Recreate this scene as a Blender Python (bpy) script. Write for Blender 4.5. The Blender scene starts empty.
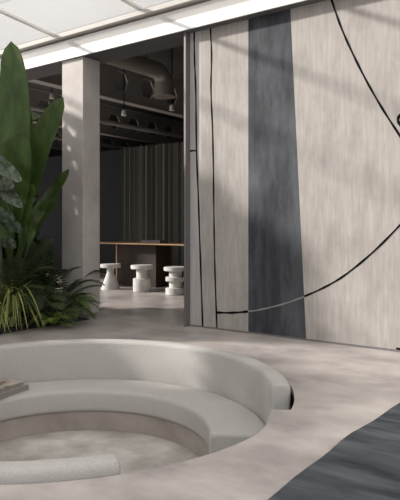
import bpy, bmesh, math, random
from mathutils import Vector, Matrix
random.seed(7)
H = 1.05                      # camera height in metres; plan dimensions below are given in camera heights
C = bpy.context.scene.collection
S = bpy.context.scene
CA, SA = 0.8039, 0.5948       # camera heading relative to the painted wall

# ------------------------------------------------------------ camera, world, sun, exposure
cam = bpy.data.objects.new('camera', bpy.data.cameras.new('camera')); C.objects.link(cam)
cam.location = (0, 0, H)
cam.rotation_euler = (math.pi/2, 0, math.atan2(SA, CA))
cam.data.sensor_width = 36; cam.data.sensor_fit = 'AUTO'
cam.data.lens = 36*600/500
cam.data.shift_y = -23/500
cam.data.clip_end = 200
S.camera = cam

w = bpy.data.worlds.new('sky'); S.world = w; w.use_nodes = True
wn = w.node_tree.nodes; wl = w.node_tree.links
bg = wn['Background']
tc = wn.new('ShaderNodeTexCoord'); sp = wn.new('ShaderNodeSeparateXYZ'); rp = wn.new('ShaderNodeValToRGB')
wl.new(tc.outputs['Generated'], sp.inputs[0]); wl.new(sp.outputs['Z'], rp.inputs[0]); wl.new(rp.outputs[0], bg.inputs[0])
rp.color_ramp.elements[0].position = 0.0; rp.color_ramp.elements[0].color = (.36, .37, .39, 1)
rp.color_ramp.elements[1].position = 0.55; rp.color_ramp.elements[1].color = (1, 1, 1, 1)
bg.inputs[1].default_value = 1.9

sun = bpy.data.objects.new('sun', bpy.data.lights.new('sun', 'SUN')); C.objects.link(sun)
SUN_DIR = Vector((1.5, 1.0, -0.85)).normalized()
sun.rotation_euler = SUN_DIR.to_track_quat('-Z', 'Y').to_euler()
sun.data.energy = 18; sun.data.angle = math.radians(3.1); sun.data.color = (1, .965, .935)

S.view_settings.view_transform = 'Standard'; S.view_settings.look = 'None'
S.view_settings.gamma = 1; S.view_settings.exposure = 0.0
try: S.view_settings.use_curve_mapping = False
except Exception: pass

# ------------------------------------------------------------ helpers
def cam2w(X, Y): return (CA*X - SA*Y, SA*X + CA*Y)
def on_z(px, py, z=0.0):                 # point of the plan at height z (camera heights)
    Y = (1-z)*600/(py-227); X = (px-200)/600*Y
    x, y = cam2w(X, Y); return Vector((x, y, z))
def on_y(px, py, yp):                    # point on a vertical plane parallel to the wall
    k = (px-200)/600
    Y = yp/(SA*k+CA); X = k*Y
    x, y = cam2w(X, Y); return Vector((x, y, 1+(227-py)*Y/600))

def rgb(r, g, b):
    f = lambda c: (c/255/12.92 if c/255 <= .04045 else ((c/255+.055)/1.055)**2.4)
    return (f(r), f(g), f(b), 1)

def mat(name, col, rough=.7, metal=0, var=None, scale=3, stretch=(1,1,1), detail=6, bump=0, bscale=60, spec=.5, var2=None, s2=20, str2=(1,1,1), transl=0, contrast=(.35,.65), f2=.5):
    m = bpy.data.materials.new(name); m.use_nodes = True
    n = m.node_tree.nodes; l = m.node_tree.links; b = n['Principled BSDF']
    b.inputs['Base Color'].default_value = col; b.inputs['Roughness'].default_value = rough
    b.inputs['Metallic'].default_value = metal; b.inputs['Specular IOR Level'].default_value = spec
    t = n.new('ShaderNodeTexCoord')
    def noise(sc, st, det=detail):
        mp = n.new('ShaderNodeMapping'); mp.inputs['Scale'].default_value = st
        l.new(t.outputs['Object'], mp.inputs[0])
        nz = n.new('ShaderNodeTexNoise'); nz.inputs['Scale'].default_value = sc; nz.inputs['Detail'].default_value = det
        nz.inputs['Roughness'].default_value = .6
        l.new(mp.outputs[0], nz.inputs['Vector']); return nz
    out = None
    if var:
        nz = noise(scale, stretch)
        r = n.new('ShaderNodeValToRGB'); r.color_ramp.elements[0].position = contrast[0]; r.color_ramp.elements[1].position = contrast[1]
        r.color_ramp.elements[0].color = col; r.color_ramp.elements[1].color = var
        l.new(nz.outputs['Fac'], r.inputs[0]); out = r.outputs[0]
        if var2:
            n2 = noise(s2, str2, 8)
            r2 = n.new('ShaderNodeValToRGB'); r2.color_ramp.elements[0].position = .45; r2.color_ramp.elements[1].position = .68
            r2.color_ramp.elements[0].color = (0,0,0,1); r2.color_ramp.elements[1].color = (f2,f2,f2,1)
            l.new(n2.outputs['Fac'], r2.inputs[0])
            mx = n.new('ShaderNodeMix'); mx.data_type = 'RGBA'
            l.new(r2.outputs[0], mx.inputs[0]); l.new(out, mx.inputs[6]); mx.inputs[7].default_value = var2
            out = mx.outputs[2]
        l.new(out, b.inputs['Base Color'])
    if bump:
        nb = noise(bscale, (1,1,1), 3)
        bp = n.new('ShaderNodeBump'); bp.inputs['Strength'].default_value = bump; bp.inputs['Distance'].default_value = .01
        l.new(nb.outputs['Fac'], bp.inputs['Height']); l.new(bp.outputs[0], b.inputs['Normal'])
    if transl:
        tr = n.new('ShaderNodeBsdfTranslucent'); tr.inputs[0].default_value = var or col
        if out: l.new(out, tr.inputs[0])
        ms = n.new('ShaderNodeMixShader'); ms.inputs[0].default_value = transl
        l.new(b.outputs[0], ms.inputs[1]); l.new(tr.outputs[0], ms.inputs[2]); l.new(ms.outputs[0], n['Material Output'].inputs[0])
    return m

M = {}
M['floor'] = mat('polished_concrete', rgb(150,141,140), .34, var=rgb(184,175,169), scale=2.0, detail=13, spec=.45, var2=rgb(196,188,180), s2=2.6, str2=(.7,1.3,1), contrast=(.38,.6), f2=.7)
M['pitfloor'] = mat('pit_concrete', rgb(158,152,145), .5, var=rgb(206,200,194), scale=2.2, detail=8, spec=.3, var2=rgb(148,142,137), s2=5)
M['plinth'] = mat('pit_plinth_concrete', rgb(142,132,126), .7, var=rgb(168,159,152), scale=2.5, detail=8, var2=rgb(170,162,155), s2=3, str2=(1,1,.6))
M['pitwall'] = mat('pit_wall_shade', rgb(40,38,38), .8)  # near-black puts the shade of the gap behind the backrest into the colour
M['column'] = mat('column_travertine', rgb(186,178,172), .75, var=rgb(208,201,194), scale=3, detail=8, spec=.2, var2=rgb(160,152,149), s2=6, bump=.15, bscale=25)
M['wall'] = mat('limewashed_board', rgb(150,144,138), .8, var=rgb(175,169,163), scale=22, stretch=(2.2,1,.16), detail=12, spec=.2, var2=rgb(134,127,121), s2=7, str2=(1.2,1,.5), contrast=(.22,.76), f2=.45)
M['wallgrey'] = mat('jamb_shadow_board', rgb(158,154,152), .8, var=rgb(180,176,172), scale=7, stretch=(1.2,1,.12), detail=10, spec=.2)  # grey field colours in the band where the jamb's shadow falls
M['stripe'] = mat('slate_painted_board', rgb(48,49,52), .7, var=rgb(68,70,74), scale=9, stretch=(1.6,1,.25), detail=10, spec=.2, var2=rgb(104,107,111), s2=4, str2=(1,1,.4), f2=.45)
M['black'] = mat('black_paint', rgb(12,11,11), .8, spec=.1)
M['greyline'] = mat('pale_grey_paint', rgb(128,128,130), .6)
M['white'] = mat('white_painted_metal', rgb(246,245,242), .5, spec=.3)
M['offwhite'] = mat('offwhite_painted_metal', rgb(218,215,211), .5, spec=.3)
M['bar'] = mat('white_glazing_bar', rgb(240,236,230), .55, spec=.2)
M['greige'] = mat('greige_painted_metal', rgb(176,170,163), .55, spec=.3)
M['soffit'] = mat('dark_grey_soffit', rgb(100,98,98), .8)
M['jamb'] = mat('grey_metal', rgb(112,107,106), .55, metal=.2)
M['boucle'] = mat('cream_boucle', rgb(178,174,169), .95, var=rgb(192,188,183), scale=150, detail=4, bump=.7, bscale=150, spec=.1)
M['rug'] = mat('slate_wool_rug', rgb(52,54,58), .98, var=rgb(84,87,91), scale=1.6, stretch=(.8,3.2,1), detail=9, bump=.8, bscale=130, spec=.05, var2=rgb(112,115,118), s2=3, str2=(.6,3,1), f2=.5)
M['soil'] = mat('dark_soil', rgb(24,20,18), .95, var=rgb(44,36,30), scale=20, bump=.8)
M['darkwall'] = mat('black_panel', rgb(24,24,27), .8)
M['innerwall'] = mat('charcoal_paint', rgb(88,86,84), .9)
M['curtain'] = mat('grey_curtain_cloth', rgb(104,103,96), .95, spec=.1)
M['beam'] = mat('grey_painted_steel', rgb(176,172,168), .6, spec=.4)
M['duct'] = mat('galvanised_duct', rgb(176,170,162), .42, metal=.5)
M['rail'] = mat('brown_rail', rgb(150,128,112), .5)
M['oak'] = mat('pale_oak', rgb(196,162,120), .5, var=rgb(176,140,100), scale=6, stretch=(.2,2,1))
M['walnut'] = mat('dark_brown_board', rgb(56,44,37), .8, var=rgb(44,35,29), scale=5, stretch=(1,1,.2))
M['stone'] = mat('pale_stone', rgb(206,202,198), .6, var=rgb(184,180,177), scale=9, spec=.3)
M['bookgrey'] = mat('grey_book_cloth', rgb(150,146,140), .8)
M['paper'] = mat('book_paper', rgb(140,135,127), .9)
M['bookphoto'] = mat('printed_book_cover', rgb(118,106,94), .7, var=rgb(168,158,146), scale=9, detail=5, contrast=(.42,.6))
M['boxgrey'] = mat('grey_box_card', rgb(120,116,114), .7)
M['leaf'] = mat('banana_leaf_green', rgb(54,74,31), .42, var=rgb(82,104,48), scale=3, stretch=(3,3,1), transl=.3, spec=.4)
M['leafdark'] = mat('dark_leaf_green', rgb(44,58,30), .5, var=rgb(66,82,44), scale=5, transl=.2)
M['leafpale'] = mat('silvery_leaf', rgb(78,90,70), .7, var=rgb(34,46,28), scale=22, transl=.2, contrast=(.4,.6))
M['fern'] = mat('fern_green', rgb(104,134,54), .6, var=rgb(134,160,72), scale=9, transl=.3)
M['ferndark'] = mat('dark_fern_green', rgb(46,60,30), .6, var=rgb(64,78,40), scale=9, transl=.2)
M['grass'] = mat('grass_green', rgb(128,138,70), .55, var=rgb(172,172,108), scale=6, transl=.25)
M['stem'] = mat('plant_stem', rgb(84,90,50), .6, var=rgb(104,96,64), scale=9)

def glass_mat():
    m = bpy.data.materials.new('frosted_roof_glass'); m.use_nodes = True
    n = m.node_tree.nodes; l = m.node_tree.links; b = n['Principled BSDF']
    n.remove(b)
    tr = n.new('ShaderNodeBsdfTransparent'); tr.inputs[0].default_value = (.88,.88,.875,1)
    tl = n.new('ShaderNodeBsdfTranslucent')
    t = n.new('ShaderNodeTexCoord'); nz = n.new('ShaderNodeTexNoise'); nz.inputs['Scale'].default_value = .8; nz.inputs['Detail'].default_value = 6
    l.new(t.outputs['Object'], nz.inputs['Vector'])
    r = n.new('ShaderNodeValToRGB'); r.color_ramp.elements[0].color = rgb(146,146,145); r.color_ramp.elements[1].color = rgb(168,168,167)
    l.new(nz.outputs['Fac'], r.inputs[0]); l.new(r.outputs[0], tl.inputs[0])
    ms = n.new('ShaderNodeMixShader'); ms.inputs[0].default_value = .37
    l.new(tr.outputs[0], ms.inputs[1]); l.new(tl.outputs[0], ms.inputs[2])
    l.new(ms.outputs[0], n['Material Output'].inputs[0])
    return m
M['glass'] = glass_mat()

def obj(name, bm, m, parent=None, smooth=False, loc=None):
    """bm coordinates in camera heights -> metres"""
    bmesh.ops.scale(bm, vec=(H,H,H), verts=bm.verts)
    bmesh.ops.recalc_face_normals(bm, faces=bm.faces)
    me = bpy.data.meshes.new(name); bm.to_mesh(me); bm.free()
    for mm in (m if isinstance(m, (list, tuple)) else [m]): me.materials.append(mm)
    o = bpy.data.objects.new(name, me); C.objects.link(o)
    if parent: o.parent = parent
    if loc is not None: o.location = Vector(loc)*H
    if smooth:
        for p in me.polygons: p.use_smooth = True
        try: me.set_sharp_from_angle(angle=math.radians(35))
        except Exception: pass
    return o
def struct(name, bm, m, parent=None, smooth=False):
    o = obj(name, bm, m, parent, smooth)
    if not parent: o['kind'] = 'structure'
    return o
def tag(o, label, cat, group=None):
    o['label'] = label; o['category'] = cat
    if group: o['group'] = group
    return o
def thing(name, label, cat, loc, rz=0, group=None):
    o = bpy.data.objects.new(name, None); C.objects.link(o); o.empty_display_size = .1
    o.location = Vector(loc)*H; o.rotation_euler = (0,0,rz)
    return tag(o, label, cat, group)
def add_box(bm, x0, x1, y0, y1, z0, z1, mi=0):
    v = [bm.verts.new((x,y,z)) for z in (z0,z1) for x,y in ((x0,y0),(x1,y0),(x1,y1),(x0,y1))]
    for f in ((3,2,1,0),(4,5,6,7),(0,1,5,4),(1,2,6,5),(2,3,7,6),(3,0,4,7)):
        bm.faces.new([v[i] for i in f]).material_index = mi
    return v
def box(*a):
    bm = bmesh.new(); add_box(bm, *a); return bm
def bevel(bm, w, seg=2):
    bmesh.ops.bevel(bm, geom=list(bm.edges), offset=w, segments=seg, profile=.5, affect='EDGES', clamp_overlap=True); return bm
def add_lathe(bm, prof, n=40, cx=0, cy=0):
    rings = []
    for r, z in prof:
        rings.append([bm.verts.new((cx+r*math.cos(2*math.pi*k/n), cy+r*math.sin(2*math.pi*k/n), z)) for k in range(n)])
    for a, b in zip(rings, rings[1:]):
        for k in range(n): bm.faces.new((a[k], a[(k+1)%n], b[(k+1)%n], b[k]))
    bm.faces.new(rings[0][::-1]); bm.faces.new(rings[-1])
def add_tube(bm, pts, rad, n=10):
    pts = [Vector(p) for p in pts]; rings = []
    rads = rad if isinstance(rad, (list,tuple)) else [rad]*len(pts)
    up = Vector((0,0,1)); prev = None
    for i, p in enumerate(pts):
        d = (pts[min(i+1,len(pts)-1)] - pts[max(i-1,0)]).normalized()
        if prev is None:
            s = d.cross(up); s = s if s.length > 1e-3 else d.cross(Vector((1,0,0)))
        else: s = prev - d*prev.dot(d)
        s.normalize(); prev = s; t = d.cross(s)
        rings.append([bm.verts.new(p + (s*math.cos(2*math.pi*k/n)+t*math.sin(2*math.pi*k/n))*rads[i]) for k in range(n)])
    for a, b in zip(rings, rings[1:]):
        for k in range(n): bm.faces.new((a[k], a[(k+1)%n], b[(k+1)%n], b[k]))
    bm.faces.new(rings[0][::-1]); bm.faces.new(rings[-1])

# ------------------------------------------------------------ floor with the round pit
PC = Vector((-2.894, 2.50, 0)); R0 = 1.41; ZP = -.577
A_CAM = math.atan2(SA, CA)          # camera-frame angle -> plan angle
def hole_r(deg):                     # deg measured in the camera frame
    if -18.6 <= deg or deg < -180: return R0
    pts = [(-18.6,1.30),(-23,1.318),(-27.6,1.342),(-32,1.372),(-37,1.392),(-45,1.398),(-70,1.405),(-180,R0)]
    for (a0,r0),(a1,r1) in zip(pts, pts[1:]):
        if a1 <= deg <= a0:
            t = (deg-a0)/(a1-a0); return r0+(r1-r0)*t
    return R0
def ring_pt(deg, r, z=0):
    a = math.radians(deg)+A_CAM
    return Vector((PC.x+r*math.cos(a), PC.y+r*math.sin(a), z))
degs = [(-180 + k*2.0) for k in range(180)]
degs = sorted([d for d in degs if abs(d+18.6) > .5] + [-18.6, -18.55])
X0, X1, Y0, Y1 = -20, 7, -5, 17
bm = bmesh.new(); inner = []; outer = []; low = []
for d in degs:
    p = ring_pt(d, hole_r(d)); a = math.radians(d)+A_CAM; c, s = math.cos(a), math.sin(a)
    t = min([((X1 if c > 0 else X0)-PC.x)/c if abs(c) > 1e-9 else 1e9, ((Y1 if s > 0 else Y0)-PC.y)/s if abs(s) > 1e-9 else 1e9])
    inner.append(bm.verts.new(p)); outer.append(bm.verts.new((PC.x+c*t, PC.y+s*t, 0))); low.append(bm.verts.new((p.x,p.y,-.03)))
n = len(degs)
for k in range(n):
    j = (k+1)%n
    bm.faces.new((inner[k], inner[j], outer[j], outer[k]))
    bm.faces.new((inner[k], low[k], low[j], inner[j]))
# fill the outer corners
for cx, cy in ((X0,Y0),(X1,Y0),(X1,Y1),(X0,Y1)):
    va = bm.verts.new((cx,cy,0)); best = None
    for k in range(n):
        j = (k+1)%n; a, b = outer[k].co, outer[j].co
        if abs(a.x-b.x) > 1e-4 and abs(a.y-b.y) > 1e-4:
            if (abs(a.x-cx) < 1e-3 or abs(b.x-cx) < 1e-3) and (abs(a.y-cy) < 1e-3 or abs(b.y-cy) < 1e-3): best = (outer[k], outer[j])
    if best: bm.faces.new((va, best[0], best[1]))
struct('floor', bm, M['floor'])
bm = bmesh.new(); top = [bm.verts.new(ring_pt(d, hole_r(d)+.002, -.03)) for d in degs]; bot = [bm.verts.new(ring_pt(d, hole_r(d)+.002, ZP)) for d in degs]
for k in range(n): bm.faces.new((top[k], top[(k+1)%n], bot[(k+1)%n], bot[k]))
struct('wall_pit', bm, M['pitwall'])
bm = bmesh.new(); bm.faces.new([bm.verts.new(ring_pt(d, R0+.02, ZP)) for d in range(0,360,3)])
struct('floor_pit', bm, M['pitfloor'])

def sector(r0, r1, z0, z1, a0, a1, rad=0.0, seg=5, step=2.0, rad_in=None):
    """ring sector swept about the pit centre, rounded profile and softened ends"""
    bm = bmesh.new()
    def prof(ins):
        a, b, c, d = r0+ins, r1-ins, z0+ins, z1-ins; ra = max(min(rad, (b-a)*.46, (d-c)*.46), .0001)
        pts = []
        for cx, cz, s in ((b-ra, d-ra, 0), (a+ra, d-ra, 90), (a+ra, c+ra, 180), (b-ra, c+ra, 270)):
            for k in range(seg+1):
                t = math.radians(s+90*k/seg); pts.append((cx+ra*math.cos(t), cz+ra*math.sin(t)))
        return pts
    ang = []
    rm = (r0+r1)/2; e = math.degrees(rad*.7/rm)
    for k in range(5):
        t = math.radians(90*k/4); ang.append((a0+e*(1-math.sin(t)), rad*.7*(1-math.cos(t)) ))
    ang = [(a0+e*(1-math.cos(math.radians(90*k/4))), rad*.7*(1-math.sin(math.radians(90*k/4)))) for k in range(5)]
    N = max(2, int((a1-a0-2*e)/step))
    mid = [(a0+e+(a1-a0-2*e)*k/N, 0) for k in range(1, N)]
    end = [(a1-(a-a0), i) for a, i in reversed(ang)]
    allp = ang+mid+end if rad > .001 else [(a0+(a1-a0)*k/N, 0) for k in range(N+1)]
    rings = [[bm.verts.new(ring_pt(a, r, z)) for r, z in prof(i)] for a, i in allp]
    m_ = len(rings[0])
    for p, q in zip(rings, rings[1:]):
        for k in range(m_): bm.faces.new((p[k], p[(k+1)%m_], q[(k+1)%m_], q[k]))
    bm.faces.new(rings[0]); bm.faces.new(rings[-1][::-1])
    return bm
struct('trim_1', sector(.925, 1.40, ZP+.001, -.432, -5, 290.0), M['plinth'])
struct('trim_2', sector(1.12, 1.385, ZP+.001, -.29, -68, -6.5), M['pitfloor'])

# ------------------------------------------------------------ walls, column, lintel and roof
# painted wall: one slab, front face divided into its colour fields, jamb shadow band first
YW = 4.82
def WP(px, py): p = on_y(px, py, YW); return (p.x, p.z)
ZT = 3.10
def lerp_at(p, q, z): t = (z-p[1])/(q[1]-p[1]); return p[0]+(q[0]-p[0])*t
xl = -3.69; xr = 4.5
gs = WP(201, 200)[0]
sl = WP(248.3, 200)[0]
sra, srb = WP(290.5, 12), WP(306, 336)
edges = [(xl,xl), (gs,gs), (sl,sl), (lerp_at(sra,srb,0), lerp_at(sra,srb,ZT)), (xr,xr)]
bm = bmesh.new(); zb = 0.0
vb = [bm.verts.new((a, YW, zb)) for a, b in edges]; vt = [bm.verts.new((b, YW, ZT)) for a, b in edges]
for k, mi in enumerate((1, 0, 2, 0)): bm.faces.new((vb[k], vb[k+1], vt[k+1], vt[k])).material_index = mi
wb = [bm.verts.new(c) for c in ((xl,4.95,zb),(xr,4.95,zb),(xr,4.95,ZT),(xl,4.95,ZT))]
bm.faces.new(wb[::-1])
bm.faces.new((vb[0], vt[0], wb[3], wb[0])); bm.faces.new((vt[-1], vb[-1], wb[1], wb[2]))
bm.faces.new(vt+[wb[2], wb[3]]); bm.faces.new(vb[::-1]+[wb[0], wb[1]])
wall = struct('wall_back', bm, [M['wall'], M['wallgrey'], M['stripe']])
def smooth_pts(pts, k=6):
    out = []
    P = [pts[0]]+list(pts)+[pts[-1]]
    for i in range(1, len(P)-2):
        for j in range(k):
            t = j/k; a,b,c,d = (Vector(p) for p in P[i-1:i+3])
            out.append(.5*((2*b)+(c-a)*t+(2*a-5*b+4*c-d)*t*t+(3*b-a-3*c+d)*t**3))
    out.append(Vector(pts[-1])); return out
def wall_line(name, pix, wid, m=None, raw=False):
    pts = smooth_pts([Vector(WP(*p)) for p in pix])
    bm = bmesh.new(); L = []
    for i, p in enumerate(pts):
        d = (pts[min(i+1,len(pts)-1)]-pts[max(i-1,0)]).normalized(); nrm = Vector((-d.y, d.x))
        wv = wid*(.5+.1*math.sin(i*1.3))
        a, b = p+nrm*wv, p-nrm*wv
        L.append([bm.verts.new(c) for c in ((a.x,YW-.003,a.y),(b.x,YW-.003,b.y),(b.x,YW+.002,b.y),(a.x,YW+.002,a.y))])
    for p, q in zip(L, L[1:]):
        for k in range(4): bm.faces.new((p[k], p[(k+1)%4], q[(k+1)%4], q[k]))
    bm.faces.new(L[0]); bm.faces.new(L[-1][::-1])
    return obj(name, bm, m or M['black'], wall)
wall_line('painted_line', [(194.3,30),(194.6,60),(195.8,90),(196.6,150),(198.5,200),(200.5,260),(202.8,327)], .017)
wall_line('painted_line', [(210.4,27),(211.6,55),(211,90),(212.6,130),(213.6,180),(214.2,230),(215.3,280),(217,328)], .015)
wall_line('painted_line', [(189.8,151),(197,150.5)], .016)
wall_line('painted_line', [(216.5,312.5),(232,312.8),(248,311.5)], .02)
wall_line('painted_line', [(248.3,311.5),(262,309.3),(285,303.5),(304.3,296.5)], .013, M['greyline'])
wall_line('painted_line', [(304.5,296.4),(325,287),(345,275),(372,253),(400,225),(440,180),(490,112)], .016)
wall_line('painted_line', [(322,-30),(332,1),(341,27),(352,52),(366,80),(382,108),(400,136),(430,182),(452,214),(470,236)], .016)
wall_line('painted_line', [(416,104),(405,110),(398.2,118.5),(401,126),(412,140)], .022)
wall_line('painted_line', [(396.5,349.6),(404,349.3),(430,352)], .028)
struct('baseboard_back', box(xl, xr, YW-.012, YW-.0005, .001, .014), M['jamb'])

struct('trim_3', box(xl-.022, xl, 4.745, 4.97, 0, 2.959), M['jamb'])                      # jamb of the opening
col = struct('trim_4', bevel(box(-5.533, -5.172, 4.7335, 5.0, 0, 2.958), .004, 1), M['column'])
struct('trim_5', bevel(box(-11.2, -10.84, 4.7335, 5.0, 0, 2.958), .004, 1), M['column'])
# lintel: dark soffit, white fascia, stepped cornice and glazing rail
struct('trim_6', box(-20, 7, 4.712, 5.10, 2.96, 3.9), M['soffit'])
struct('trim_7', box(-20, 7, 4.69, 4.7115, 2.955, 3.062), M['white'])
bm = bmesh.new(); pr = [(4.7,3.062),(4.71,3.062),(4.71,3.178),(4.705,3.178),(4.66,3.160),(4.655,3.15),(4.70,3.075)]
a = [bm.verts.new((-20,y,z)) for y,z in pr]; b = [bm.verts.new((7,y,z)) for y,z in pr]
for k in range(len(pr)): bm.faces.new((a[k], a[(k+1)%len(pr)], b[(k+1)%len(pr)], b[k]))
bm.faces.new(a); bm.faces.new(b[::-1])
struct('trim_8', bm, M['offwhite'])
struct('trim_9', bevel(box(-20, 7, 4.60, 4.71, 3.18, 3.235), .006, 1), M['greige'])
# glass roof rising towards the viewer
RS = .105
def roof_z(y): return 3.235+(4.66-y)*RS
bm = bmesh.new(); yn = -4.5
v = [bm.verts.new(c) for c in ((-20,4.66,roof_z(4.66)+.03),(7,4.66,roof_z(4.66)+.03),(7,yn,roof_z(yn)+.03),(-20,yn,roof_z(yn)+.03))]
bm.faces.new(v); r = bmesh.ops.extrude_face_region(bm, geom=list(bm.faces)); bmesh.ops.translate(bm, vec=(0,0,.01), verts=[e for e in r['geom'] if isinstance(e, bmesh.types.BMVert)])
struct('window_roof', bm, M['glass'])
xb = -5.58-1.39*10
i = 0
while xb < 6.9:
    bm = bmesh.new(); hw = .028
    pts = [(4.66, roof_z(4.66)+.006), (4.66, roof_z(4.66)+.029), (yn, roof_z(yn)+.029), (yn, roof_z(yn)+.006)]
    a = [bm.verts.new((xb-hw,y,z)) for y,z in pts]; b = [bm.verts.new((xb+hw,y,z)) for y,z in pts]
    for k in range(4): bm.faces.new((a[k], a[(k+1)%4], b[(k+1)%4], b[k]))
    bm.faces.new(a); bm.faces.new(b[::-1])
    struct('trim_%d' % (20+i), bm, M['bar']); i += 1; xb += 1.39

# inner room: ceiling, rear wall, side walls, partition behind the curtain
struct('ceiling', box(-20, 7, 4.7, 17, 3.9, 4.0), M['innerwall'])
struct('wall_rear', box(-20, 7, 16.9, 17, 0, 3.9), M['innerwall'])
struct('wall_left', box(-20.1, -20, 4.7, 17, 0, 3.9), M['innerwall'])
struct('wall_right', box(7, 7.1, 4.7, 17, 0, 3.9), M['innerwall'])
struct('wall_partition', box(-16, 2, 9.2, 9.3, 0, 2.64), M['darkwall'])

# ------------------------------------------------------------ curved seating in the pit
def sofa(label, a0, a1):
    t = thing('curved_sofa', label, 'sofa', tuple(PC+Vector((0,0,-.43))))
    def rel(bm): bmesh.ops.translate(bm, vec=-(PC+Vector((0,0,-.43))), verts=bm.verts); return bm
    obj('seat_cushion', rel(sector(.895, 1.272, -.43, -.26, a0, a1, .035)), M['boucle'], t, True)
    obj('backrest', rel(sector(1.274, 1.392, -.43, .05, a0, a1, .032)), M['boucle'], t, True)
    return t
sofa('long cream boucle sofa curving round the far side of the sunken pit', -4.5, 178)
sofa('cream boucle sofa at the near left edge of the pit', 180, 292)

# ------------------------------------------------------------ rug
bm = bmesh.new()
xs = -1.115; N = 46
lo, hi = [], []
for k in range(N+1):
    y = -1.5+(4.25+1.5)*k/N
    x = xs+.012*math.sin(y*4.1)+.006*math.sin(y*11)
    lo.append((x, y))
def rugring(z, ins):
    L = [bm.verts.new((x+ins, y, z)) for x, y in lo]
    return L+[bm.verts.new((2.6-ins, lo[-1][1], z)), bm.verts.new((2.6-ins, lo[0][1], z))]
ra, rb, rc = rugring(0.001, 0), rugring(.010, 0), rugring(.014, .006)
for p, q in ((ra,rb),(rb,rc)):
    for k in range(len(p)): bm.faces.new((p[k], p[(k+1)%len(p)], q[(k+1)%len(p)], q[k]))
bm.faces.new(rc); bm.faces.new(ra[::-1])
tag(obj('rug', bm, M['rug']), 'dark slate grey wool rug on the concrete floor at lower right', 'rug')

# ------------------------------------------------------------ books on the sofa seat
def book(label, p, rz, L, W, T, cover, loc_z, group='books on the curved seat'):
    t = thing('book', label, 'book', (p.x, p.y, loc_z), rz, group)
    obj('page_block', box(-L/2+.004, L/2-.004, -W/2+.004, W/2-.001, .005, T-.005), M['paper'], t)
    bm = bmesh.new(); add_box(bm, -L/2, L/2, -W/2, W/2, 0, .005); add_box(bm, -L/2, L/2, -W/2, W/2, T-.005, T)
    obj('cover', bevel(bm, .0012, 1), cover, t)
    obj('spine', bevel(box(-L/2, L/2, W/2, W/2+.004, 0, T), .0015, 1), cover, t)
    return t
# direction of the visible long edge, from (0,400) to (30,390) on the seat
ea, eb = on_z(-2, 400.5, -.258), on_z(30, 389.5, -.258)
ed = (eb-ea).normalized(); rz = math.atan2(ed.y, ed.x); nn = Vector((-ed.y, ed.x, 0))
bc = eb - ed*.17 + nn*.115
book('thick grey cloth-covered book lying on the sofa seat, bottom of the pile', bc, rz, .34, .22, .042, M['bookgrey'], -.2595)
book('printed-cover book with a brown and cream picture, lying on the grey book', bc-ed*.022+nn*.004, rz+.02, .30, .20, .030, M['bookphoto'], -.2170)
bm = bevel(box(-.035,.035,-.02,.02,0,.012), .004, 2)
o = obj('wooden_tray_piece', bm, M['rail'], loc=tuple(Vector((bc.x, bc.y, -.1865))+nn*.03+ed*.0)); o.name = 'wooden_block'; o.rotation_euler = (0,0,rz+.5)
tag(o, 'small brown wooden block lying on top of the picture book', 'ornament')

# ------------------------------------------------------------ inner room furniture
def stool(label, x, y, prof_parts):
    t = thing('stool', label, 'stool', (x,y,0.0), 0, 'pale stone stools at the long table')
    for nm, prof in prof_parts:
        bm = bmesh.new(); add_lathe(bm, prof, 36); obj(nm, bm, M['stone'], t, True)
    return t
def disc(r, z0, z1): return [(r-.008,z0),(r,z0+.008),(r,z1-.008),(r-.008,z1)]
cone = [('seat', disc(.165,.345,.405)), ('neck', [(.06,.255),(.06,.346)]), ('base', [(.15,0),(.15,.012),(.062,.256),(.05,.258)])]
drum = [('seat', disc(.175,.350,.410)), ('neck', [(.088,.20),(.088,.351)]), ('base', disc(.14,.0,.205))]
ringed = [('seat', disc(.175,.350,.410)), ('neck', [(.095,.255),(.095,.351)]), ('ring', disc(.148,.195,.262)), ('lower_neck', [(.095,.09),(.095,.196)]), ('base', disc(.148,0,.10))]
def st_pos(px, py, r):            # centre from the front-most base point
    p = on_z(px, py); c = Vector((SA, -CA, 0)); view = Vector((p.x, p.y, 0)).normalized()
    return p+view*r
p = st_pos(110.5, 290, .15); stool('pale stone stool with a round seat on a flared cone base', p.x, p.y, cone)
p = st_pos(142, 292.3, .14); stool('pale stone stool with a round seat on a wide drum base', p.x, p.y, drum)
p = st_pos(175.5, 295.5, .148); stool('pale stone stool with a ring halfway up its stem, right of the drum stool', p.x, p.y, ringed)
p = st_pos(160.5, 282.5, .11); stool('slim pale stone cone stool standing behind the long table', p.x, p.y,
      [(nm, [(r*.72, z) for r, z in pr]) for nm, pr in cone])
p = st_pos(89, 287, .15); stool('pale stone stool almost hidden behind the concrete column', p.x, p.y, cone)

tb = thing('long_table', 'long table with thin pale oak top and dark brown panel base in the dark room', 'table', (-6.5, 7.55, 0))
obj('tabletop', bevel(box(-1.5, 3.6, -.25, .55, .712, .732), .003, 1), M['oak'], tb)
q0, q1 = on_y(117, 250, 7.50), on_y(156, 250, 7.50)
obj('panel_base', bevel(box(q0.x+6.5, q1.x+6.5, -.05, .35, .001, .711), .003, 1), M['walnut'], tb)
obj('edge_strip', box(q0.x+6.5-.022, q0.x+6.5, -.055, .355, .001, .711), M['oak'], tb)
obj('panel_base', bevel(box(2.4, 2.9, -.05, .35, .001, .711), .003, 1), M['walnut'], tb)
p0, p1 = on_y(141, 240, 7.45), on_y(160, 240, 7.45)
bx = thing('storage_box', 'low grey lidded box on the long table', 'box', ((p0.x+p1.x)/2, 7.55, .7325))
wd = (p1.x-p0.x)/2
obj('body', bevel(box(-wd, wd, -.1, .1, 0, .034), .003, 1), M['boxgrey'], bx)
obj('lid', bevel(box(-wd-.004, wd+.004, -.104, .104, .034, .05), .003, 1), M['boxgrey'], bx)

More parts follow.
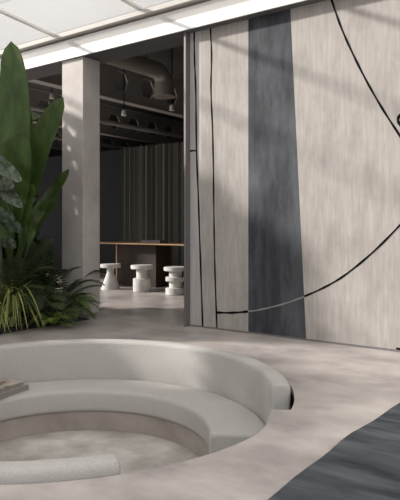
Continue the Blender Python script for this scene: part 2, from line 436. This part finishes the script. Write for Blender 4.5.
# curtain: a pleated sheet with thickness, from px 121 to beyond the wall
c0 = on_y(121, 200, 9.0).x
bm = bmesh.new(); prev = None; k = 0; x = c0; Lx = []
while x < -1.5: Lx.append(x); x += .018
cols = []
for x in Lx:
    ph = x*2*math.pi/.15
    y = 9.03+.04*math.sin(ph+.6*math.sin(x*3))+.012*math.sin(ph*2.3)
    cols.append([bm.verts.new(c) for c in ((x,y,.01),(x,y,2.63),(x,y+.006,2.63),(x,y+.006,.01))])
for a, b in zip(cols, cols[1:]):
    for j in range(4): bm.faces.new((a[j], a[(j+1)%4], b[(j+1)%4], b[j]))
bm.faces.new(cols[0]); bm.faces.new(cols[-1][::-1])
cu = obj('curtain', bm, M['curtain'], None, True)
tag(cu, 'floor-length grey pleated curtain across the rear of the dark room', 'curtain')

# castellated beams
def cast_beam(x, label, zc=3.3, y0=5.12, y1=16.89, pitch=.63, ph=6.88):
    t = thing('ceiling_beam', label, 'beam', (x, 5.12, zc-.3), 0, 'castellated steel beams under the dark ceiling')
    hh = .30; bm = bmesh.new(); hr = .175
    k0 = math.floor((y0-ph)/pitch)+1; y = ph+k0*pitch
    cells = []
    def quad(pts):
        bm.faces.new([bm.verts.new((0, a-5.12, b+.3)) for a, b in pts])
    yy = y0
    while y+pitch/2 < y1:
        ya, yb = max(y-pitch/2, y0), y+pitch/2
        hx = [(y-hr,0),(y-hr*.55,hr*.85),(y+hr*.55,hr*.85),(y+hr,0),(y+hr*.55,-hr*.85),(y-hr*.55,-hr*.85)]
        quad([(ya,0),(ya,hh),(y-hr*.55,hh),hx[1],hx[0]]); quad([hx[1],(y-hr*.55,hh),(y+hr*.55,hh),hx[2]])
        quad([hx[2],(y+hr*.55,hh),(yb,hh),(yb,0),hx[3]]); quad([hx[3],(yb,0),(yb,-hh),(y+hr*.55,-hh),hx[4]])
        quad([hx[4],(y+hr*.55,-hh),(y-hr*.55,-hh),hx[5]]); quad([hx[5],(y-hr*.55,-hh),(ya,-hh),(ya,0),hx[0]])
        y += pitch
    bmesh.ops.remove_doubles(bm, verts=bm.verts, dist=.0005)
    r = bmesh.ops.extrude_face_region(bm, geom=list(bm.faces)); bmesh.ops.translate(bm, vec=(.02,0,0), verts=[e for e in r['geom'] if isinstance(e, bmesh.types.BMVert)])
    obj('web', bm, M['beam'], t)
    obj('lower_flange', box(-.07,.09, 0, y1-5.12, -.02, -.0005), M['beam'], t)
    obj('upper_flange', box(-.07,.09, 0, y1-5.12, .6005, .62), M['beam'], t)
    return t
cast_beam(-6.67, 'grey steel ceiling beam with hexagonal openings, nearest the bent air duct')
cast_beam(-9.3, 'grey steel ceiling beam with hexagonal openings, second row behind the duct')
cast_beam(-12.0, 'grey steel ceiling beam with hexagonal openings, deepest row, just above the curtain')

# round duct with an elbow turned down
dt = thing('air_duct', 'round grey metal air duct ending in a downward elbow, under the dark ceiling', 'duct', (-5.62, 5.12, 3.25))
pts = [(0,.02,0),(0,1.40,0)]; bm = bmesh.new(); add_tube(bm, pts, .12, 24); obj('pipe', bm, M['duct'], dt, True)
pts = [(0, 1.40+.2*math.sin(math.radians(a)), -.2+.2*math.cos(math.radians(a))) for a in range(0, 91, 10)]
bm = bmesh.new(); add_tube(bm, pts+[(0,1.60,-.33)], [.122]*6+[.13,.135,.14,.145,.15,.155], 24); obj('elbow', bm, M['duct'], dt, True)
bm = bmesh.new(); add_lathe(bm, [(.15,-.36),(.172,-.355),(.172,-.335),(.15,-.33)], 28, 0, 1.60); obj('collar', bm, M['duct'], dt, True)
bm = bmesh.new(); add_tube(bm, [(0,.45,.1),(0,.45,.8)], .005, 6); obj('hanger', bm, M['black'], dt)
bm = bmesh.new(); add_tube(bm, [(0,1.2,.1),(0,1.2,.8)], .005, 6); obj('hanger', bm, M['black'], dt)

bm = bmesh.new(); add_tube(bm, [(-9.5,5.13,3.03),(-3.9,5.13,3.03)], .022, 10)
tag(obj('curtain_rail', bm, M['rail'], None, True), 'thin brown rail fixed behind the lintel above the opening', 'rail')

# slim pipes crossing the dark ceiling
for (x, z, lb) in ((-7.9, 2.92, 'slim grey pipe running into the dark room below the ceiling beams, left of the duct'),
                   (-10.6, 3.0, 'slim grey pipe running into the dark room, between the second and deepest beam rows')):
    bm = bmesh.new(); add_tube(bm, [(x,5.12,z),(x,16.88,z)], .045, 12)
    tag(obj('service_pipe', bm, M['beam'], None, True), lb, 'pipe', 'service pipes under the dark ceiling')
# spot lamps hanging in the dark room
def spot(px, py, yp, lb):
    p = on_y(px, py, yp)
    t = thing('spot_lamp', lb, 'lamp', tuple(p), 0, 'spot lamps in the dark room')
    bm = bmesh.new(); add_lathe(bm, [(.03,-.045),(.042,-.04),(.036,.03),(.014,.05)], 20); obj('lamp_head', bm, M['offwhite'], t, True)
    bm = bmesh.new(); add_tube(bm, [(0,0,.045),(0,0,3.9-p.z)], .008, 8); obj('stem', bm, M['black'], t)
spot(124, 113, 6.8, 'small pale spot lamp hanging on the left below the bent duct')
spot(172, 108, 7.4, 'small pale spot lamp hanging just below the duct mouth')
spot(52, 96, 6.4, 'small pale spot lamp seen between the large leaves and the column')

# ------------------------------------------------------------ planting bed
bm = box(-6.6, -4.82, -1.0, 4.5, .001, .012)
o = obj('soil', bm, M['soil']); o['kind'] = 'stuff'; o['label'] = 'dark soil of the planting bed'; o['category'] = 'soil'

def leaf_mesh(pts, width, fold=.25, prof=None, nx=4, wave=.0, side=None):
    """blade along a spine; pts relative to the plant base"""
    sp_ = [Vector(p) for p in pts]
    sp_ = [Vector(v) for v in smooth3(sp_, 7)]
    bm = bmesh.new(); rows = []; n = len(sp_)
    for i, p in enumerate(sp_):
        t = i/(n-1); d = (sp_[min(i+1,n-1)]-sp_[max(i-1,0)]).normalized()
        s = side - d*side.dot(d) if side is not None else d.cross(Vector((0,0,1)))
        if s.length < 1e-3: s = Vector((1,0,0))
        s.normalize(); up = s.cross(d)
        wv = width*(prof(t) if prof else math.sin(math.pi*min(1,(t*.97+.03))**.8)**.75)
        row = []
        for k in range(-nx, nx+1):
            u = k/nx
            row.append(bm.verts.new(p+s*(u*wv/2)+up*(abs(u)*fold*wv/2+wave*math.sin(t*40+u*3)*abs(u))))
        rows.append(row)
    for a, b in zip(rows, rows[1:]):
        for k in range(2*nx): bm.faces.new((a[k], a[k+1], b[k+1], b[k]))
    bmesh.ops.remove_doubles(bm, verts=bm.verts, dist=.0006)
    r = bmesh.ops.extrude_face_region(bm, geom=list(bm.faces))
    vs = [e for e in r['geom'] if isinstance(e, bmesh.types.BMVert)]
    bmesh.ops.translate(bm, vec=(0,0,0), verts=vs)
    for v_ in vs: v_.co += Vector((.0015,.0015,-.002))
    # raised midrib
    add_tube(bm, sp_, [max(.001, .010*width/.25*(1-.85*i/(n-1))) for i in range(n)], 6)
    return bm
def smooth3(P, k):
    P = [P[0]*2-P[1]]+list(P)+[P[-1]*2-P[-2]]; out = []
    for i in range(1, len(P)-2):
        for j in range(k):
            t = j/k; a,b,c,d = P[i-1:i+3]
            out.append(.5*((2*b)+(c-a)*t+(2*a-5*b+4*c-d)*t*t+(3*b-a-3*c+d)*t**3))
    out.append(P[-2]); return out
def banana_prof(t):
    if t < .2: return .06
    u = (t-.2)/.8
    return .06*(1-u)+.97*max(0, 1-abs(2*u**1.25-1)**2.6)**.55

def big_plant(label, base, leaves, m=None, group='large leafed plants in the planting bed', mk=None):
    t = thing('banana_plant', label, 'plant', tuple(base), 0, group)
    for (pts, wd, side) in leaves:
        rel = [Vector((0,0,0))]+[Vector(p)-base for p in pts]
        bm = leaf_mesh(rel, wd, .22, banana_prof, 4, .004, side)
        obj('leaf', bm, m or M['leaf'], t, True)
    bm = bmesh.new(); add_lathe(bm, [(.07,-.005),(.05,.3),(.035,.5)], 14); obj('stem', bm, M['stem'], t, True)
    return t
face = Vector((CA, SA*.0-.6, 0)).normalized()     # blades turned to the room
base = Vector((-5.22, 3.72, .03))
def LP(px, py, yp): return on_y(px, py, yp)
big_plant('tall banana plant with broad upright green leaves beside the column', base, [
    ([LP(17,200,3.74), LP(16,150,3.72), LP(15,95,3.72), LP(11,41,3.74)], .30, Vector((.8,.6,.0))),
    ([LP(24,215,3.85), LP(27,190,3.9), LP(42,140,3.95), LP(63,97,4.0)], .25, Vector((.8,.55,-.5))),
    ([LP(12,225,3.55), LP(10,200,3.5), LP(14,165,3.45), LP(22,134,3.45)], .34, Vector((.8,.6,.0))),
    ([LP(30,240,3.9), LP(33,220,4.1), LP(50,196,4.3), LP(69,169,4.4)], .13, Vector((.5,.4,-.7))),
    ([LP(22,245,3.9), LP(26,236,4.1), LP(40,215,4.2), LP(58,197,4.3)], .15, Vector((.5,.5,-.7))),
    ([LP(22,240,3.6), LP(20,225,3.6), LP(26,200,3.6), LP(33,184,3.6)], .16, Vector((.8,.5,.0))),
    ([LP(25,220,3.9), LP(24,170,3.95), LP(27,140,4.0), LP(29,106,4.05)], .13, Vector((.8,.5,.0))),
    ([LP(8,220,3.7), LP(0,150,3.8), LP(-22,90,3.9), LP(-55,60,4.0)], .30, Vector((.6,.5,.6))),
    ([LP(8,240,3.5), LP(-10,200,3.4), LP(-40,165,3.3), LP(-75,160,3.2)], .28, Vector((.6,.5,.6))),
])
base2 = Vector((-5.35, 3.0, .03))
def dirleaf(b, az, lean, L, wd, droop=.5):
    d = Vector((math.cos(az), math.sin(az), 0)); pts = []
    for k in range(1, 5):
        t = k/4; pts.append(b+d*(L*lean*t)+Vector((0,0,L*(t-droop*lean*t*t*.6))))
    return (pts, wd, Vector((-math.sin(az), math.cos(az), .15)))
for (bx_, by_, Lh, nl, lb, gmat) in (
    (-5.85, 3.75, 1.95, 16, 'leafy dark banana plant in the bed directly behind the silvery leaves', 'leafdark'),
    (-5.6, .35, 2.5, 11, 'unseen tall banana plant added left of the viewer to shade floor and sofa', 'leaf'),  # out of view; added so its leaves shade the sofa end and floor
    (-5.6, -.45, 2.5, 11, 'unseen tall banana plant added at the near end of the bed for its shade', 'leaf')):  # unseen, placed to keep sun off the near floor
    b = Vector((bx_, by_, .03))
    big_plant(lb, b, [dirleaf(b, k*2.4+bx_, random.uniform(.12,.38), Lh*random.uniform(.7,1.05), random.uniform(.22,.3)) for k in range(nl)], M[gmat])

def GP(px, py, z=.03): p = on_z(px, py, z); return p
def shrub(label, base, top, rx, n, size):
    """leafy bush: branched stem and many ovate leaves with thickness"""
    t = thing('leafy_shrub', label, 'shrub', tuple(base), 0, 'leafy shrubs in the planting bed')
    fb = bmesh.new(); sb = bmesh.new()
    for k in range(9):
        a = k*2.4; add_tube(sb, [(0,0,-.015),(.04*math.cos(a),.04*math.sin(a),top*.3),(rx*.6*math.cos(a),rx*.6*math.sin(a),top*(.6+.035*k))], [.014,.01,.004], 6)
    for k in range(n):
        a = random.uniform(0,6.283); z = random.uniform(.12,1)*top; r = rx*math.sqrt(random.random())*(1-.25*(z/top)**2)
        c = Vector((r*math.cos(a), r*math.sin(a), z)); d = Vector((math.cos(a+random.uniform(-1,1)), math.sin(a+random.uniform(-1,1)), random.uniform(-.3,.7))).normalized()
        s_ = d.cross(Vector((random.uniform(-1,1),random.uniform(-1,1),random.uniform(-.2,1)))).normalized(); u_ = s_.cross(d)
        l = size*random.uniform(.7,1.2); wv = l*.24
        tips = [c, c+d*l*.3+s_*wv, c+d*l*.65+s_*wv*.85, c+d*l-u_*l*.08, c+d*l*.65-s_*wv*.85, c+d*l*.3-s_*wv]
        m1, m2 = c+d*l*.3-u_*.012, c+d*l*.65-u_*.016
        for off in (Vector((0,0,0)), u_*.0015):
            V = [fb.verts.new(q+off) for q in tips]; A, B = fb.verts.new(m1+off), fb.verts.new(m2+off)
            for f in ((V[0],V[1],A),(V[1],V[2],B,A),(V[2],V[3],B),(V[3],V[4],B),(V[4],V[5],A,B),(V[5],V[0],A)): fb.faces.new(f)
    obj('foliage', fb, M['leafdark'], t); obj('branches', sb, M['stem'], t)
shrub('tall dark leafy shrub added behind the tall banana plant to shade the painted wall', Vector((-5.84,3.38,.01)), 2.6, .36, 1000, .28)  # added as a sun blocker, its height set by the shadow on the wall
shrub('unseen dark leafy shrub added to the bed to shade the painted wall', Vector((-5.78,2.98,.01)), 2.5, .34, 1000, .28)  # out of view; added to continue the shadow across the painted wall
shrub('unseen low dark leafy shrub added beside the pit to shade the sofa seat', Vector((-5.5,2.2,.01)), 1.0, .36, 320, .18)  # unseen; kept low so it shades the seat but not the backrest rim
shrub('unseen dark leafy shrub added next to the low shrub to shade the backrest', Vector((-5.62,1.4,.01)), 2.0, .33, 800, .22)  # unseen blocker closing the sun gap onto the right of the backrest
shrub('unseen dark leafy shrub added beside the near half of the pit for sofa shade', Vector((-5.6,.8,.01)), 2.3, .36, 800, .22)  # added out of view to hold sun off the sofa end
shrub('unseen tallest dark leafy shrub, added at the near end to shade the floor', Vector((-5.65,-.95,.01)), 2.8, .5, 700, .24)  # unseen, added to shade the foreground floor and near cushion
shrub('unseen tall dark leafy shrub added left of the viewer to shade the sofa', Vector((-5.65,.22,.01)), 2.35, .42, 800, .24)  # out of view; thickens the added shade over the sofa end

shrub('dark leafy shrub added at the rear of the bed to shade the concrete column', Vector((-6.06,4.2,.01)), 2.35, .3, 850, .28)  # added to block the sun from the lower column
b_ = GP(32,309); shrub('low dark leafy shrub under the narrow leaves, behind the ferns', Vector((b_.x,b_.y,.01)), .8, .24, 360, .12)
b_ = GP(8,314); shrub('low dark leafy shrub behind the arching grass', Vector((b_.x,b_.y,.01)), .75, .3, 380, .12)

# silvery leafed plant at the left picture edge
b = LP(-4, 300, 3.3); b.z = .03
t = thing('silver_leaf_plant', 'plant with broad silvery green puckered leaves at the left edge, under the tallest leaf', 'plant', tuple(b))
for k, (px, py, sx) in enumerate(((4,168,8),(-2,182,7),(5,192,7),(-6,160,8),(1,215,7),(8,222,6),(3,240,6))):
    c = LP(px, py, 3.15+.05*k); d = Vector((.15*random.uniform(.6,1), .05, random.uniform(-.13,-.03)))
    bm = leaf_mesh([Vector((0,0,0)), (c-b)*.5+Vector((0,0,.15)), c-b-d, c-b, c-b+d*1.2], .13, .3,
                   lambda t: .05 if t < .5 else math.sin(math.pi*((t-.5)/.5))**.7+.02, 4, .006, Vector((.6,.4,.6)))
    obj('leaf', bm, M['leafpale'], t, True)

def frond_mesh(az, L, lift, droop, wid=.16, n=30):
    d = Vector((math.cos(az), math.sin(az), 0)); s = Vector((-d.y, d.x, 0)); bm = bmesh.new(); n = max(8, int(L/(.026 if wid > .1 else .036)))
    sp_ = []
    for i in range(n+1):
        t = i/n; sp_.append(d*(L*t*(1-.15*t))+Vector((0,0,max(.015, L*(lift*t-droop*t*t)))))
    add_tube(bm, sp_, [max(.0012,.005*(1-.8*i/n)) for i in range(n+1)], 5)
    for i in range(2, n+1):
        t = i/n; wv = wid*math.sin(math.pi*(t*.86+.1))**.8
        tan = (sp_[min(i+1,n)]-sp_[i-1]).normalized()
        for sg in (-1, 1):
            q = sp_[i]; e = q+(s*sg+tan*.45).normalized()*wv+Vector((0,0,-.18*wv)); e.z = max(e.z, -.01); m_ = q.lerp(e, .4); hwv = L/n*.34
            vs = [q-tan*hwv*.5, m_-tan*hwv, e, m_+tan*hwv, q+tan*hwv*.5]
            up = Vector((0,0,.0012))
            A = [bm.verts.new(v_+up) for v_ in vs]; B = [bm.verts.new(v_-up) for v_ in vs]
            bm.faces.new(A); bm.faces.new(B[::-1])
            for k in range(5): bm.faces.new((A[k], B[k], B[(k+1)%5], A[(k+1)%5]))
    return bm
def fern(label, base, n, L, lift, droop, m, az0=0, spread=6.283, wid=.15, nm='fern', group='ferns along the edge of the planting bed'):
    t = thing(nm, label, 'fern', tuple(base), 0, group)
    for k in range(n):
        az = az0+spread*(k+random.uniform(-.3,.3))/n
        l = L*random.uniform(.8,1.1)
        obj('frond', frond_mesh(az, l, lift*random.uniform(.7,1.3), droop*random.uniform(.8,1.2), wid), m, t)
    return t
E0 = math.atan2(-.6, .8)
fern('bright green fern spilling onto the floor at the foot of the column', GP(64,314), 18, .50, 1.25, 1.15, M['fern'], E0-2.0, 4.0, .085)
fern('dark green fern with high arching fronds reaching across the column', GP(45,322), 13, .62, 1.1, .75, M['ferndark'], E0-2.2, 4.4, .13)
fern('dark fern behind the bright one, beneath the narrow leaves', GP(50,312), 13, .75, 1.5, .9, M['ferndark'], 0, 6.28, .15)
fern('dark fern in the middle of the bed behind the grass', GP(20,322), 14, .75, 1.6, .9, M['ferndark'], 1, 6.28, .16)
fern('dark fern at the left edge of the picture above the grass', GP(-8,325), 14, .75, 1.7, .9, M['ferndark'], 2, 6.28, .17)
fern('bright small fern between grass and column at the bed edge', GP(54,325), 11, .28, 1.3, 1.1, M['fern'], E0-2.0, 4.0, .05)
def grass(label, base, n, L, m, spread=1.0):
    """a clump; each blade is a bent, tapering, thick strip"""
    t = thing('grass_clump', label, 'grass', tuple(base), 0, 'arching grass clumps in the planting bed')
    for k in range(n):
        az = random.uniform(0, 6.283); l = L*random.uniform(.6,1.15); out = random.uniform(.25,.75)*spread
        d = Vector((math.cos(az), math.sin(az), 0)); s = Vector((-d.y, d.x, 0)); bm = bmesh.new(); R_ = []
        N_ = 12; dr = random.uniform(.75,1.25)
        for i in range(N_+1):
            u = i/N_; p = d*(.02+l*out*(u*.35+.65*u*u))+Vector((0,0,l*(1.6*u-1.55*(.55+.45*dr)*u*u)))
            p.z = max(p.z, .004)
            wv = .0085*(1-u**3)+.0006
            R_.append([bm.verts.new(p+s*wv+Vector((0,0,.002))), bm.verts.new(p), bm.verts.new(p-s*wv+Vector((0,0,.002))), bm.verts.new(p+Vector((0,0,.003)))])
        for a, b in zip(R_, R_[1:]):
            for j in range(4): bm.faces.new((a[j], a[(j+1)%4], b[(j+1)%4], b[j]))
        bm.faces.new(R_[0]); bm.faces.new(R_[-1][::-1])
        obj('blade', bm, m, t)
    return t
grass('clump of long arching yellow-green grass at the front of the bed', GP(12,327), 97, .9, M['grass'], .9)
grass('clump of arching yellow-green grass at the left picture edge', GP(-16,330), 80, .9, M['grass'], .9)
grass('darker low grass clump between the arching grass and the ferns', GP(40,322), 60, .6, M['ferndark'])
